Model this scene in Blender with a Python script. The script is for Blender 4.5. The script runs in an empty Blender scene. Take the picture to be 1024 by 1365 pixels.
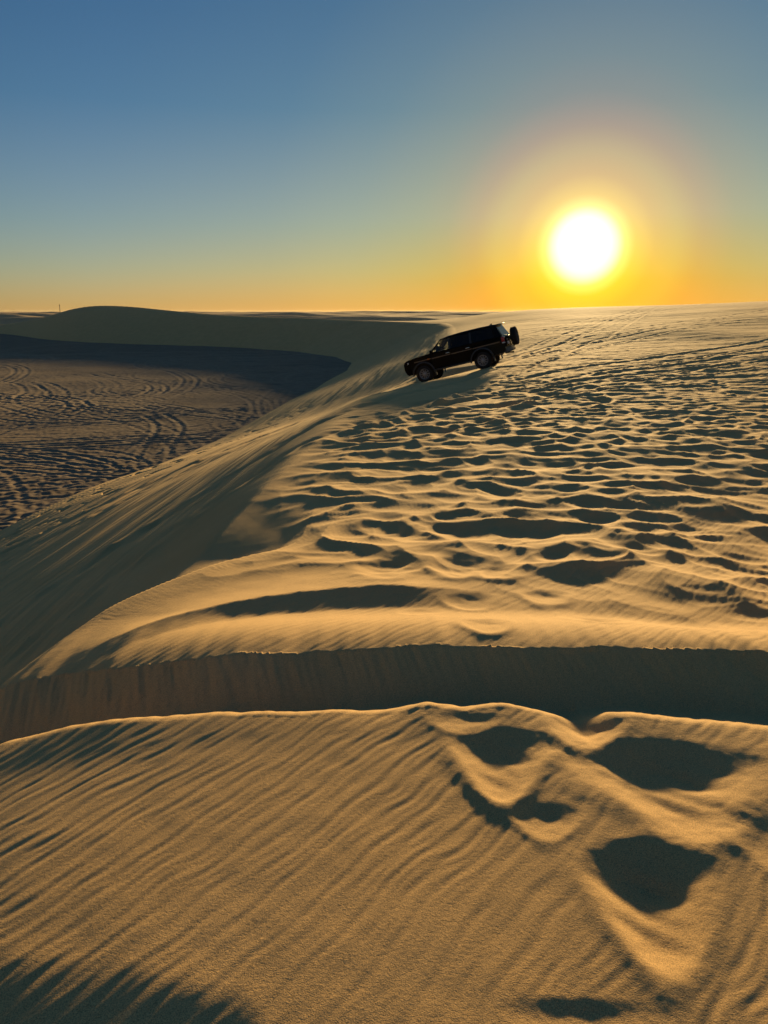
import bpy, bmesh, math, random
import numpy as np
from mathutils import Vector, Matrix

# ------------------------------------------------------------------ camera, sky, sun, exposure
scene = bpy.context.scene
R = math.radians
CZ = 1.6                       # eye height above the sand under the photographer
PITCH = 14.64                  # degrees below the horizontal
F = 1024.0                     # focal length in photograph pixels (26 mm phone lens, portrait)
SUN_AZ, SUN_EL = 13.9, 4.3     # from the place of the sun in the photograph

cam_d = bpy.data.cameras.new('camera')
cam_d.sensor_fit = 'HORIZONTAL'
cam_d.sensor_width = 36.0
cam_d.lens = 36.0 * F / 1024.0
cam_d.clip_start = 0.05
cam_d.clip_end = 20000
cam = bpy.data.objects.new('camera', cam_d)
scene.collection.objects.link(cam)
cam.location = (0, 0, CZ)
cam.rotation_euler = (R(90 - PITCH), 0, 0)
scene.camera = cam

sun_dir = Vector((math.sin(R(SUN_AZ)) * math.cos(R(SUN_EL)),
                  math.cos(R(SUN_AZ)) * math.cos(R(SUN_EL)), math.sin(R(SUN_EL))))

world = bpy.data.worlds.new('World')
scene.world = world
world.use_nodes = True
wn, wl = world.node_tree.nodes, world.node_tree.links
wn.clear()


def N(nodes, t, **kw):
    n = nodes.new(t)
    for k, v in kw.items():
        setattr(n, k, v)
    return n


def ramp(nodes, stops, interp='LINEAR'):
    n = nodes.new('ShaderNodeValToRGB')
    n.color_ramp.interpolation = interp
    e = n.color_ramp.elements
    while len(e) > 1:
        e.remove(e[0])
    for i, (p, c) in enumerate(stops):
        el = e[0] if i == 0 else e.new(p)
        el.position = p
        el.color = (*c, 1) if len(c) == 3 else c
    return n


sky = N(wn, 'ShaderNodeTexSky', sky_type='NISHITA', sun_disc=False)
sky.sun_elevation = R(SUN_EL)
sky.sun_rotation = R(SUN_AZ)
sky.altitude = 0
sky.air_density = 1.0
sky.dust_density = 0.0
sky.ozone_density = 4.0
# the warm dust haze of the air: round the low sun, and low over the horizon
geo = N(wn, 'ShaderNodeNewGeometry')
dot = N(wn, 'ShaderNodeVectorMath', operation='DOT_PRODUCT')
dot.inputs[1].default_value = tuple(-sun_dir)
wl.new(geo.outputs['Incoming'], dot.inputs[0])
acos = N(wn, 'ShaderNodeMath', operation='ARCCOSINE')
wl.new(dot.outputs['Value'], acos.inputs[0])
scl = N(wn, 'ShaderNodeMath', operation='MULTIPLY')
scl.inputs[1].default_value = 1.0 / R(45)
wl.new(acos.outputs[0], scl.inputs[0])
glow = ramp(wn, [(0.0, (1, 1, 1)), (1.7 / 45, (1, 1, 1)), (2.15 / 45, (1.0, .95, .60)), (2.6 / 45, (1.0, .75, .12)), (3.3 / 45, (.78, .40, .0)),
                 (4.6 / 45, (.54, .24, .0)), (6.0 / 45, (.42, .215, .012)), (7.5 / 45, (.29, .125, .012)),
                 (9.5 / 45, (.165, .10, .012)), (11.5 / 45, (.115, .088, .012)), (16.0 / 45, (.055, .05, .004)),
                 (22 / 45, (.018, .020, .005)), (32 / 45, (.006, .006, .0)), (1.0, (.0, .0, 0))])
wl.new(scl.outputs[0], glow.inputs[0])
sep = N(wn, 'ShaderNodeSeparateXYZ')
wl.new(geo.outputs['Incoming'], sep.inputs[0])
ele = N(wn, 'ShaderNodeMath', operation='MULTIPLY')
ele.inputs[1].default_value = -1.0 / math.sin(R(30))
wl.new(sep.outputs['Z'], ele.inputs[0])
haze = ramp(wn, [(0.0, (.17, .055, .002)), (.045, (.16, .055, .002)), (.10, (.13, .058, .002)), (.2, (.085, .045, .001)), (.45, (.016, .011, 0)), (.75, (0, 0, 0))])
wl.new(ele.outputs[0], haze.inputs[0])
tint = ramp(wn, [(0.0, (1, .85, .12)), (7 / 45, (1, .62, .18)), (16 / 45, (1, .84, .62)), (34 / 45, (1, 1, 1))])
wl.new(scl.outputs[0], tint.inputs[0])
tm = N(wn, 'ShaderNodeMixRGB', blend_type='MULTIPLY')
low = ramp(wn, [(0.0, (1, 1, 1)), (.07, (1, 1, 1)), (.22, (.5, .5, .5)), (.6, (.3, .3, .3))])
wl.new(ele.outputs[0], low.inputs[0])
wl.new(low.outputs[0], tm.inputs[0])
wl.new(sky.outputs[0], tm.inputs[1])
wl.new(tint.outputs[0], tm.inputs[2])
bg = N(wn, 'ShaderNodeBackground')
bg.inputs['Strength'].default_value = 0.055
wl.new(tm.outputs[0], bg.inputs['Color'])
bg2 = N(wn, 'ShaderNodeBackground')
bg2.inputs['Strength'].default_value = .47
wl.new(glow.outputs[0], bg2.inputs['Color'])
bg3 = N(wn, 'ShaderNodeBackground')
hz2 = ramp(wn, [(0.0, (1, 1, 1)), (18 / 45, (1, 1, 1)), (40 / 45, (.5, .5, .5))])
wl.new(scl.outputs[0], hz2.inputs[0])
hz3 = N(wn, 'ShaderNodeMixRGB', blend_type='MULTIPLY')
hz3.inputs[0].default_value = 1.0
wl.new(haze.outputs[0], hz3.inputs[1])
wl.new(hz2.outputs[0], hz3.inputs[2])
bg3.inputs['Strength'].default_value = 1.02
wl.new(hz3.outputs[0], bg3.inputs['Color'])
addn = N(wn, 'ShaderNodeAddShader')
addm = N(wn, 'ShaderNodeAddShader')
wl.new(bg.outputs[0], addn.inputs[0])
wl.new(bg2.outputs[0], addn.inputs[1])
wl.new(addn.outputs[0], addm.inputs[0])
wl.new(bg3.outputs[0], addm.inputs[1])
wo = N(wn, 'ShaderNodeOutputWorld')
wl.new(addm.outputs[0], wo.inputs['Surface'])

sun_d = bpy.data.lights.new('sun', 'SUN')
sun_d.energy = 4.4
sun_d.angle = R(2.2)          # the dust spreads the disc into the broad glare seen in the sky
sun_d.color = (1.0, .70, .32)
sun = bpy.data.objects.new('sun', sun_d)
scene.collection.objects.link(sun)
sun.rotation_euler = sun_dir.to_track_quat('Z', 'Y').to_euler()

scene.view_settings.view_transform = 'Standard'
scene.view_settings.look = 'None'
scene.view_settings.exposure = 1.0
scene.view_settings.gamma = 1.0
scene.view_settings.use_curve_mapping = False

# ------------------------------------------------------------------ numeric helpers
rng = np.random.default_rng(7)
SP, CP = math.sin(R(PITCH)), math.cos(R(PITCH))


def pix(px, py, h):
    """photograph pixel + height relative to the eye -> plan position"""
    x, v = px - 512.0, 682.5 - py
    f, u = F * CP + v * SP, v * CP - F * SP
    t = h / u
    return x * t, f * t


_GA = rng.random((256, 256)) * 2 * np.pi
_GX, _GY = np.cos(_GA), np.sin(_GA)
_VJ = rng.random((3, 256, 256))


def noise(x, y, seed=0):
    x = np.asarray(x, float) + seed * 17.31
    y = np.asarray(y, float) + seed * 9.77
    ix, iy = np.floor(x).astype(int), np.floor(y).astype(int)
    fx, fy = x - ix, y - iy
    ux, uy = fx ** 3 * (fx * (fx * 6 - 15) + 10), fy ** 3 * (fy * (fy * 6 - 15) + 10)

    def g(a, b):
        i, j = (ix + a) & 255, (iy + b) & 255
        return _GX[i, j] * (fx - a) + _GY[i, j] * (fy - b)
    n0 = g(0, 0) * (1 - ux) + g(1, 0) * ux
    n1 = g(0, 1) * (1 - ux) + g(1, 1) * ux
    return (n0 * (1 - uy) + n1 * uy) * 1.5


def fbm(x, y, seed=0, oct=3):
    s, a = 0, 1
    for o in range(oct):
        s = s + a * noise(x * 2 ** o, y * 2 ** o, seed + o * 3.7)
        a *= .5
    return s


def bowls(x, y, seed=0):
    """rounded hollows that meet in sharp crests; each hollow has its own depth"""
    x = x + seed * 31.7
    y = y + seed * 12.3
    ix, iy = np.floor(x).astype(int), np.floor(y).astype(int)
    best = np.full(np.shape(x), 9.0)
    for a in (-1, 0, 1):
        for b in (-1, 0, 1):
            i, j = (ix + a) & 255, (iy + b) & 255
            dx = ix + a + .1 + .8 * _VJ[0][i, j] - x
            dy = iy + b + .1 + .8 * _VJ[1][i, j] - y
            best = np.minimum(best, dx * dx + dy * dy + .16 * _VJ[2][i, j])
    return best


def sstep(a, b, x):
    t = np.clip((x - a) / (b - a), 0, 1)
    return t * t * (3 - 2 * t)


# ------------------------------------------------------------------ the shape of the sand
# brink of the dune in plan: past the photographer's left, to the car, round the hollow and back to the left
KX = 1039.0


def polar(px, r):
    a = (px - 512) / KX
    return a * r, r


CREST = [(-4.5, -12), (-3.2, -3), (-2.6, 1.2)]
CREST += [pix(0, 881, -1.93), pix(90, 836, -1.99), pix(170, 800, -2.02), pix(300, 757, -2.04), pix(390, 735, -2.04)]
CREST += [(-.74, 7.6), (-.70, 10), (-.55, 14), (-.35, 19), (0, 26), (2.2, 37), (4.2, 50), (7.3, 80), (9.6, 108), (9.8, 128)]
CREST += [polar(556, 143), polar(530, 152), polar(490, 168), polar(400, 192), polar(250, 224), polar(120, 268),
          polar(60, 292), polar(0, 318), polar(-120, 350), (-400, 420)]
CREST = np.array(CREST, float)


def catmull(pts, n=10):
    p = np.array(pts, float)
    p = np.vstack([2 * p[0] - p[1], p, 2 * p[-1] - p[-2]])
    out = []
    for i in range(1, len(p) - 2):
        for t in np.linspace(0, 1, n, endpoint=False):
            a, b, c, d = p[i - 1:i + 3]
            out.append(.5 * (2 * b + (c - a) * t + (2 * a - 5 * b + 4 * c - d) * t * t + (3 * b - a - 3 * c + d) * t ** 3))
    out.append(p[-2])
    return np.array(out)


CREST0 = CREST
CREST = catmull(CREST, 3)
HOLLOW = np.vstack([CREST, [(-900, 300), (-900, -400), (-60, -400)]])


def brink(x, y):
    """signed distance to the brink (negative on the hollow's side) and the arc length"""
    d2 = np.full(x.shape, 1e12)
    arc = np.zeros(x.shape)
    s0 = 0.0
    for (ax, ay), (bx, by) in zip(CREST[:-1], CREST[1:]):
        ex, ey = bx - ax, by - ay
        L = math.hypot(ex, ey)
        t = np.clip(((x - ax) * ex + (y - ay) * ey) / (L * L), 0, 1)
        q = (x - ax - t * ex) ** 2 + (y - ay - t * ey) ** 2
        m = q < d2
        d2 = np.where(m, q, d2)
        arc = np.where(m, s0 + t * L, arc)
        s0 += L
    ins = np.zeros(x.shape, bool)
    P = HOLLOW
    for (ax, ay), (bx, by) in zip(P, np.roll(P, -1, 0)):
        if ay == by:
            continue
        c = ((ay > y) != (by > y)) & (x < (bx - ax) * (y - ay) / (by - ay) + ax)
        ins ^= c
    d = np.sqrt(d2)
    return np.where(ins, -d, d), arc


# the lee face as a whole follows a straighter line than its scalloped brink
LEE = np.vstack([[(-4.6, -20), (-2.45, 0), (-1.9, 5), (-1.4, 10), (-1.05, 15), (-.75, 20), (-.25, 26)], CREST0[13:]])


def lee_distance(x, y):
    d2 = np.full(x.shape, 1e12)
    for (ax, ay), (bx, by) in zip(LEE[:-1], LEE[1:]):
        ex, ey = bx - ax, by - ay
        t = np.clip(((x - ax) * ex + (y - ay) * ey) / (ex * ex + ey * ey), 0, 1)
        d2 = np.minimum(d2, (x - ax - t * ex) ** 2 + (y - ay - t * ey) ** 2)
    P = np.vstack([LEE, [(-900, 300), (-900, -400), (-60, -400)]])
    ins = np.zeros(x.shape, bool)
    for (ax, ay), (bx, by) in zip(P, np.roll(P, -1, 0)):
        if ay != by:
            ins ^= ((ay > y) != (by > y)) & (x < (bx - ax) * (y - ay) / (by - ay) + ax)
    return np.where(ins, np.sqrt(d2), 0.0)


# control heights of the windward surface: photograph column, distance, height relative to the eye
CTRL = []
for px, r, h in [
    (-300, 3.4, -2.0), (0, 3.6, -1.86), (200, 3.5, -1.66), (512, 3.4, -1.57), (800, 3.4, -1.56), (1100, 3.6, -1.58),
    (-300, 5, -2.3), (100, 5, -1.98), (300, 5, -1.86), (512, 5, -1.79), (800, 5, -1.78), (1200, 5.2, -1.8),
    (300, 8, -2.10), (512, 8, -2.04), (800, 8, -1.99), (1200, 8, -1.98),
    (400, 14, -2.2), (512, 14, -2.18), (800, 14, -2.1), (1200, 14, -2.02),
    (470, 24, -2.55), (540, 24, -2.42), (700, 24, -2.26), (900, 24, -2.1), (1200, 24, -1.9),
    (520, 33, -3.0), (560, 33, -2.85), (640, 35, -2.5), (560, 42, -3.0), (700, 40, -2.25), (900, 40, -1.9), (1200, 40, -1.5),
    (580, 75, -2.45), (700, 75, -1.55), (900, 75, -.75), (1200, 75, -.1),
    (600, 108, -1.95), (700, 110, -.7), (900, 110, .25), (1200, 110, 1.3),
    (600, 140, -1.55), (640, 145, -.5), (700, 150, .25), (850, 150, .95), (1024, 150, 1.70), (1300, 150, 2.6),
    (540, 150, -1.75), (480, 170, -1.65), (400, 192, -1.2), (250, 224, .6), (180, 246, 2.6), (120, 268, 3.5), (90, 280, 3.0), (60, 292, .4), (0, 318, -2.9),
    (-200, 330, -4), (-200, 14, -2.6), (100, 14, -2.35), (-200, 28, -2.9), (200, 28, -2.6), (-200, 60, -2.9), (200, 60, -2.6), (420, 60, -2.5), (100, 120, -2.6), (420, 110, -2.1), (-300, 150, -3.2),
    (540, 230, -7), (400, 260, -7), (250, 290, -6), (120, 340, -5), (0, 400, -7), (640, 230, -4), (850, 240, -2), (1024, 250, -1),
    (1300, 250, 0), (-200, 450, -7), (500, 450, -9), (900, 450, -8), (200, 480, -8)]:
    CTRL.append(((px - 512) / KX * 2.2, math.log(r), h))
CTRL = np.array(CTRL)


def _tps():
    n = len(CTRL)
    d = np.hypot(CTRL[:, None, 0] - CTRL[None, :, 0], CTRL[:, None, 1] - CTRL[None, :, 1])
    K = d * d * np.log(d + 1e-9) + np.eye(n) * .004
    P = np.c_[np.ones(n), CTRL[:, :2]]
    A = np.block([[K, P], [P.T, np.zeros((3, 3))]])
    return np.linalg.solve(A, np.r_[CTRL[:, 2], 0, 0, 0])


TPS = _tps()


def windward(x, y):
    r = np.hypot(x, y)
    az = np.arctan2(x, y)
    u = np.clip(np.tan(np.clip(az, -1.2, 1.2)), -.95, .95) * 2.2
    v = np.log(np.clip(r, 3.2, 480))
    h = TPS[-3] + TPS[-2] * u + TPS[-1] * v
    for i in range(len(CTRL)):
        d2 = (u - CTRL[i, 0]) ** 2 + (v - CTRL[i, 1]) ** 2
        h = h + TPS[i] * .5 * d2 * np.log(d2 + 1e-12)
    return h


def pixline(pts):
    """(px, py, h) list -> plan arrays sorted by x"""
    q = np.array([(*pix(a, b, c), c) for a, b, c in pts])
    return q[np.argsort(q[:, 0])]


LINE_A = pixline([(-160, 1060, -1.72), (0, 990, -1.62), (80, 970, -1.56), (150, 959, -1.52), (300, 950, -1.475), (430, 949, -1.463), (530, 947, -1.46), (572, 935, -1.445), (620, 944, -1.462),
                  (680, 937, -1.445), (730, 950, -1.462), (785, 972, -1.49), (822, 950, -1.448), (860, 954, -1.456), (930, 961, -1.462), (1024, 972, -1.47), (1250, 995, -1.5)])
LINE_B = pixline([(-160, 950, -2.1), (0, 912, -2.01), (90, 900, -1.885), (170, 891, -1.72), (300, 873, -1.565), (480, 866, -1.495), (600, 861, -1.475),
                  (720, 863, -1.47), (900, 866, -1.47), (1024, 871, -1.475), (1250, 880, -1.5)])



def smoothed(line, col, width):
    gx = np.arange(line[0, 0] - 1, line[-1, 0] + 1, .01)
    gy = np.interp(gx, line[:, 0], line[:, col])
    k = np.exp(-.5 * (np.arange(-3 * width, 3 * width + .001, .01) / width) ** 2)
    pad = len(k) // 2
    return gx, np.convolve(np.pad(gy, pad, mode='edge'), k / k.sum(), 'valid')[:len(gx)]


A_Y, A_H = smoothed(LINE_A, 1, .02), smoothed(LINE_A, 2, .02)
A_Y0, A_H0 = smoothed(LINE_A, 1, .30), smoothed(LINE_A, 2, .30)
B_Y, B_H = smoothed(LINE_B, 1, .04), smoothed(LINE_B, 2, .04)

# wind-softened footprints: photograph column and row of the middle, half width, half height (pixels), ground height, depth, rim
DENTS = [
    (668, 1018, 62, 50, -1.50, .055, .30), (885, 1040, 128, 66, -1.50, .085, .15), (862, 1205, 98, 84, -1.50, .090, .10),
    (725, 1108, 50, 30, -1.50, .026, .2), (770, 1385, 110, 36, -1.48, .016, .0),
    (785, 962, 52, 24, -1.47, .05, .15), (625, 955, 50, 14, -1.46, .02, .2), (1020, 1130, 50, 60, -1.50, .02, .1),
    (648, 848, 34, 18, -1.58, .045, .3), (626, 800, 32, 14, -1.70, .04, .3), (522, 757, 48, 24, -1.82, .07, .3),
    (610, 757, 38, 20, -1.82, .07, .3), (728, 795, 32, 14, -1.72, .05, .3), (795, 830, 40, 15, -1.64, .04, .25),
    (665, 765, 30, 16, -1.8, .05, .3), (585, 705, 36, 16, -1.98, .05, .3), (520, 700, 36, 14, -1.98, .05, .3),
    (735, 745, 32, 13, -1.86, .05, .3), (845, 735, 55, 13, -1.88, .06, .3), (560, 815, 30, 12, -1.66, .02, .3),
]
# longer swells across the slope: columns/rows of the crest, ground height, height, reach beyond and in front (metres)
SWELLS = [
    ([(790, 655), (860, 642), (930, 630), (1030, 612), (1200, 600)], -1.95, .17, 1.6, .75),
    ([(780, 612), (840, 603), (900, 590)], -2.05, .10, 1.6, .8),
    ([(930, 592), (990, 583), (1060, 572)], -2.0, .13, 1.8, .8),
    ([(690, 770), (800, 757), (900, 775), (1030, 806), (1200, 830)], -1.80, .065, .8, .42),
    ([(700, 715), (830, 722), (950, 700), (1060, 690)], -1.90, .08, .9, .5),
    ([(120, 838), (250, 815), (400, 800), (520, 795), (640, 800)], -1.76, .23, .5, .32),
    ([(480, 640), (600, 652), (720, 640)], -2.06, .07, 1.2, .7),
    ([(330, 690), (420, 668), (520, 655)], -2.08, .07, .8, .5),
    ([(560, 600), (680, 608), (760, 598)], -2.1, .07, 1.4, .8),
    ([(870, 690), (960, 672), (1060, 668)], -1.93, .09, 1.1, .55),
]
# wheel tracks over the windward side: columns/rows, ground height
TRACKS = [
    ([(690, 478), (760, 466), (840, 458), (930, 452), (1060, 447)], -2.0),
    ([(660, 520), (760, 508), (880, 496), (1060, 480)], -2.1),
    ([(600, 545), (700, 525), (800, 512), (920, 500), (1080, 492)], -2.15),
    ([(700, 455), (780, 443), (900, 432), (1060, 423)], -1.6),
    ([(520, 585), (640, 556), (760, 540)], -2.2),
    ([(700, 462), (780, 452), (880, 446), (1060, 436)], -1.75), ([(740, 437), (820, 429), (930, 421), (1060, 414)], -1.0),
    ([(720, 500), (800, 489), (930, 478), (1060, 466)], -2.05), ([(640, 535), (760, 519), (900, 512), (1060, 508)], -2.12),
    ([(790, 428), (860, 421), (960, 413), (1060, 408)], -.6),
]

CAR_YAW, CAR_PITCH = 20.0, 14.0
CAR_X, CAR_Y, CAR_H = 3.62, 37.0, -2.86      # between the axles, height of the sand relative to the eye
car_head = (-math.cos(R(CAR_YAW)), math.sin(R(CAR_YAW)))
car_left = (-car_head[1], car_head[0])
CAR_ROLL = -1.0


def polydist(x, y, pts):
    d2 = np.full(x.shape, 1e9)
    for (ax, ay), (bx, by) in zip(pts[:-1], pts[1:]):
        ex, ey = bx - ax, by - ay
        t = np.clip(((x - ax) * ex + (y - ay) * ey) / (ex * ex + ey * ey + 1e-9), 0, 1)
        d2 = np.minimum(d2, (x - ax - t * ex) ** 2 + (y - ay - t * ey) ** 2)
    return np.sqrt(d2)


def dune_height(x, y, detail=True):
    x = np.asarray(x, float)
    y = np.asarray(y, float)
    r = np.hypot(x, y)
    d, arc = brink(x, y)
    wob = .05 * noise(x * 1.3, y * 1.3, 3) + .02 * noise(x * 4, y * 4, 4)
    h = windward(x, y)

    # --- the two sharp ridges in front of the photographer
    wx = x + .0
    yA = np.interp(wx, *A_Y) + .012 * noise(x * 5, y * 0, 5) + .006 * noise(x * 17, y * 0, 6)
    hA = np.interp(wx, *A_H)
    yA0 = np.interp(wx, *A_Y0)
    hA0 = np.interp(wx, *A_H0)
    yB = np.interp(wx, *B_Y) + .025 * noise(x * 3, y * 0, 7) + .014 * noise(x * 9, y * 0, 8) + .003 * noise(x * 23, y * 0, 16)
    hB = np.interp(wx, *B_H) + .012 * noise(x * 2.6, y * 0, 17) + .006 * noise(x * 10, y * 0, 18)
    tA = np.maximum(0, yA - y)
    tB = np.maximum(0, yA0 - y)
    fade = np.exp(-tA / .13)
    near = hA * fade + hA0 * (1 - fade) - .012 * (1 - np.exp(-tA / .12)) + .040 * (np.sqrt(np.maximum(0, tB - .15) ** 2 + .01) - .1) + .004 * noise(x * 1.7 + y * .5, y * 1.2, 9)
    near = near - .016 * np.exp(-tA / .09)          # the crest is rounded on this side
    yF = 1.50 - .16 * sstep(-.75, -.2, x) - .6 * sstep(-.35, .2, x) + .035 * noise(x * 5, y * 0, 10) + .008 * noise(x * 14 - y * 9, y * 3, 10)
    near = near - .13 * np.maximum(0, np.sqrt((np.maximum(0, yF - y)) ** 2 + .0064) - .08) * sstep(0.3, -.3, x)
    near = near + .0015 * noise((-.72 * x + .69 * y) * 13, (.69 * x + .72 * y) * 3, 14) * sstep(.05, -.1, y - yF)
    u = (y - yA) / np.maximum(yB - yA, .05)
    hT = np.minimum(hA, hB) - .125 - .05 * sstep(-.8, -1.6, x)
    uT = .50
    hA2 = hA - .016
    down = hA2 + (hT - hA2) * sstep(0, uT, u)
    up = hT + (hB - hT) * np.clip((u - uT) / (1 - uT), 0, 1) ** 1.15
    up = up + (.018 * noise(x * 2.7 + y, y * 2, 19) + .008 * noise(x * 11 + y * 4, y * 1.5, 13) + .006 * noise(x * 30 + y * 9, y * 4, 15)) * np.clip((u - uT) * 3, 0, 1)
    mid = np.where(u < uT, down, up)
    tb = np.maximum(0, y - yB)
    far = hB + (h - hB) * sstep(0, 1.0, tb) - .02 * np.minimum(tb, .3) * 0
    hh = np.where(y < yA, near, np.where(y < yB, mid, far))
    behind = sstep(.9, .2, y)
    hh = hh * (1 - behind) + (-1.6 - .03 * np.maximum(0, -y) * 0) * behind
    hh = np.where(r > 12, h, hh)

    lee0 = np.maximum(0, -d)
    lee = lee_distance(x, y)
    roll = .12 + .45 * sstep(7, 22, y) + 1.2 * sstep(45, 80, y) + 1.3 * np.exp(-((y - 35) / 6.0) ** 2)
    slope = .33 + .08 * sstep(70, 120, r) + .12 * sstep(90, 170, r)
    lq = np.sqrt(lee ** 2 + roll ** 2) - roll
    slip = lq * slope + .85 * (1 - np.exp(-lq / 5.0)) * sstep(120, 70, r)
    slip = slip + .42 * (1 - np.exp(-lee0 / (.5 + .9 * sstep(5.5, 8, y)))) * sstep(10.5, 5, y)
    # the brink itself is rounded on the windward side as well
    hh = hh - .25 * roll * .4 * np.exp(-np.maximum(0, d) / (roll + .1)) * sstep(7, 12, y)

    if detail:
        top = sstep(-.15 - .9 * sstep(6.5, 9, y), .35, d)
        # swells
        for pts, gh, H, L1, L2 in SWELLS:
            q = np.array([pix(a, b, gh) for a, b in pts])
            q = q[np.argsort(q[:, 0])]
            w = L2 * .25
            yc = np.interp(x, q[:, 0], q[:, 1]) + .25 * L2 * noise(x * 1.2, x * 0, 11 + H * 50) + .08 * L2 * noise(x * 6, x * 0, 12)
            t = y - yc
            span = q[-1, 0] - q[0, 0]
            win = sstep(q[0, 0] - .1 * span, q[0, 0] + .25 * span, x) * sstep(q[-1, 0] + .1 * span, q[-1, 0] - .25 * span, x)
            prof = np.where(t > 0, np.exp(-(t / L1) ** 1.3), np.clip(1 + t / L2, 0, 1) ** 1.4)
            hh = hh + (.26 * H) * win * prof * top
        # field of old footprints drifted into hollows with sharp crests
        wxx = x + .16 * noise(x * 1.1, y * .8, 21)
        wyy = y + .30 * noise(x * .9, y * .7, 22)
        m = sstep(3.9, 6.0, y + .35 * x + .8 * noise(x * .5, y * .4, 23)) * sstep(34, 17, r + 4 * noise(x * .15, y * .1, 24))
        m = m * (.45 + .55 * sstep(-.35, .25, noise(x * .33, y * .22, 25)))
        quiet = 1 - .7 * sstep(5.0, 1.5, d) * sstep(15, 20, r)
        m = m * quiet
        b = bowls(wxx / .42, wyy / .50, 1)
        hh = hh + .058 * m * b * top
        mr = quiet * sstep(4.2, 6.2, y + .5 * x) * sstep(60, 20, r)
        n1 = noise(x * .75 + .5 * noise(x * 1.5, y * 1.2, 61), y * 1.05, 62)
        n2 = noise(x * 1.7, y * 2.0 + .5 * noise(x * 1.1, y * 1.3, 64), 63)
        hh = hh + top * mr * (.046 * (1 - np.abs(n1)) ** 2 + .018 * (1 - np.abs(n2)) ** 2)
        m2 = (1 - .75 * sstep(4.5, 1.5, d) * sstep(16, 22, r)) * sstep(8, 13, y) * sstep(110, 35, r)
        m3 = sstep(22, 36, r) * sstep(170, 70, r) * sstep(2, 9, d)
        b3 = bowls((x + .4 * noise(x * .5, y * .5, 35)) / 1.0, y / 1.9, 3)
        hh = hh + .028 * m3 * b3 * (.35 + .65 * sstep(-.25, .35, noise(x * .07, y * .04, 36)))
        hh = hh + .03 * m3 * (1 - np.abs(noise(x * .12 + y * .02, y * .35, 37))) ** 2
        b2 = bowls((x + .1 * noise(x * 2, y * 2, 26)) / .42, y / .6, 2)
        hh = hh + .022 * m2 * b2 * top * (.3 + .7 * sstep(-.2, .3, noise(x * .2, y * .13, 27)))
        hh = hh + .03 * m * noise(x * .9, y * .6, 28) * top + .10 * sstep(10, 30, r) * sstep(160, 60, r) * noise(x * .12, y * .07, 29) * sstep(0, 6, d)
        # placed footprints
        trod = np.ones(x.shape)
        for px, py, rx, ry, gh, dep, rim in DENTS:
            cx, cy = pix(px, py, gh)
            ax = abs(pix(px + rx, py, gh)[0] - cx)
            ay = .5 * abs(pix(px, py - ry, gh)[1] - pix(px, py + ry, gh)[1])
            msk = (np.abs(x - cx) < 3 * ax) & (np.abs(y - cy) < 3 * ay)
            if not msk.any():
                continue
            xx, yy = x[msk] - cx, y[msk] - cy
            wv = .24 * noise(x[msk] * 4, y[msk] * 4, 31) + .03 * noise(x[msk] * 14, y[msk] * 14, 32)
            yq = np.where(yy > 0, yy / (ay * .8), yy / (ay * 1.25))
            tp = 1 + (.42 if py > 980 else .15) * np.clip(yy / ay, -1.2, 1.2)
            q = np.sqrt(((xx - .12 * yy) / (ax * tp)) ** 2 + yq ** 2) + wv
            bowl = -(.40 if py > 900 else .28) * dep * np.clip(1 - q * q * .8, 0, 1) ** 2.2 * (1 + .35 * noise(xx * 9 + yy * 7, yy * 5, 38))
            rimh = .62 * rim * dep * np.exp(-((q - 1.10) / .26) ** 2) * (.55 - .45 * np.clip(yq, -1, 1))
            crumb = .0006 * fbm(x[msk] * 22, y[msk] * 22, 39, 2) * sstep(1.6, .9, q) * sstep(9, 5, np.hypot(x[msk], y[msk]))
            hh[msk] += bowl + rimh + crumb
            trod[msk] = np.minimum(trod[msk], .2 + .8 * sstep(.9, 1.7, q))
        # wheel tracks on the windward side
        for pts, gh in TRACKS:
            q = catmull([pix(a, b, gh) for a, b in pts], 6)
            lo, hi = q.min(0) - 3, q.max(0) + 3
            msk = (x > lo[0]) & (x < hi[0]) & (y > lo[1]) & (y < hi[1])
            if not msk.any():
                continue
            xs, ys = x[msk], y[msk]
            dd = polydist(xs, ys, q)
            wv = .1 * noise(xs * .7, ys * .7, 33)
            g = np.exp(-((np.abs(dd) - .8 + wv) / .17) ** 2)
            e = np.exp(-((np.abs(dd) - 1.12 + wv) / .12) ** 2)
            hh[msk] += (.85 - .5 * sstep(35, 65, np.hypot(xs, ys))) * (-.07 * g + .05 * e) * (.6 + .6 * noise(xs * 1.5, ys * 1.5, 34))
        # wind ripples, crests running north-east
        wr = .03 * noise(x * 1.8, y * 1.8, 41) + .011 * noise(x * 7, y * 7, 42)
        ph = (-(x) * .79 + y * .61 + wr)
        s = np.sin(ph * 2 * np.pi / .064)
        s = s + .32 * np.sin(2 * ph * 2 * np.pi / .064 + .9)
        s2 = np.sin((ph * 1.0 + .03 * noise(x * 5, y * 5, 43)) * 2 * np.pi / .041 + 1)
        fine = sstep(14, 7, r)
        patch = .75 + .5 * noise(x * 1.1, y * 1.1, 44)
        hh = hh + trod * fine * patch * (.00085 * s + .0005 * s2) * sstep(-.25, .1, d)
        big = np.sin((-(x) * .35 + y * .93 + .25 * noise(x * .6, y * .6, 45)) * 2 * np.pi / .42)
        hh = hh + .006 * big * sstep(9, 14, r) * sstep(90, 40, r) * top
        hh = hh + .0009 * fbm(x * 6, y * 6, 46, 2) * sstep(12, 6, r)
        # drift streaks along the lee face
        lo_ = sstep(.3, 2.0, lee)
        st = noise(lee / .55 + .25 * noise(arc / 5, lee / 3, 50), arc / 9, 51) + .6 * noise(lee / .22, arc / 6, 52) + .3 * noise(lee / .1, arc / 2.5, 53)
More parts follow.
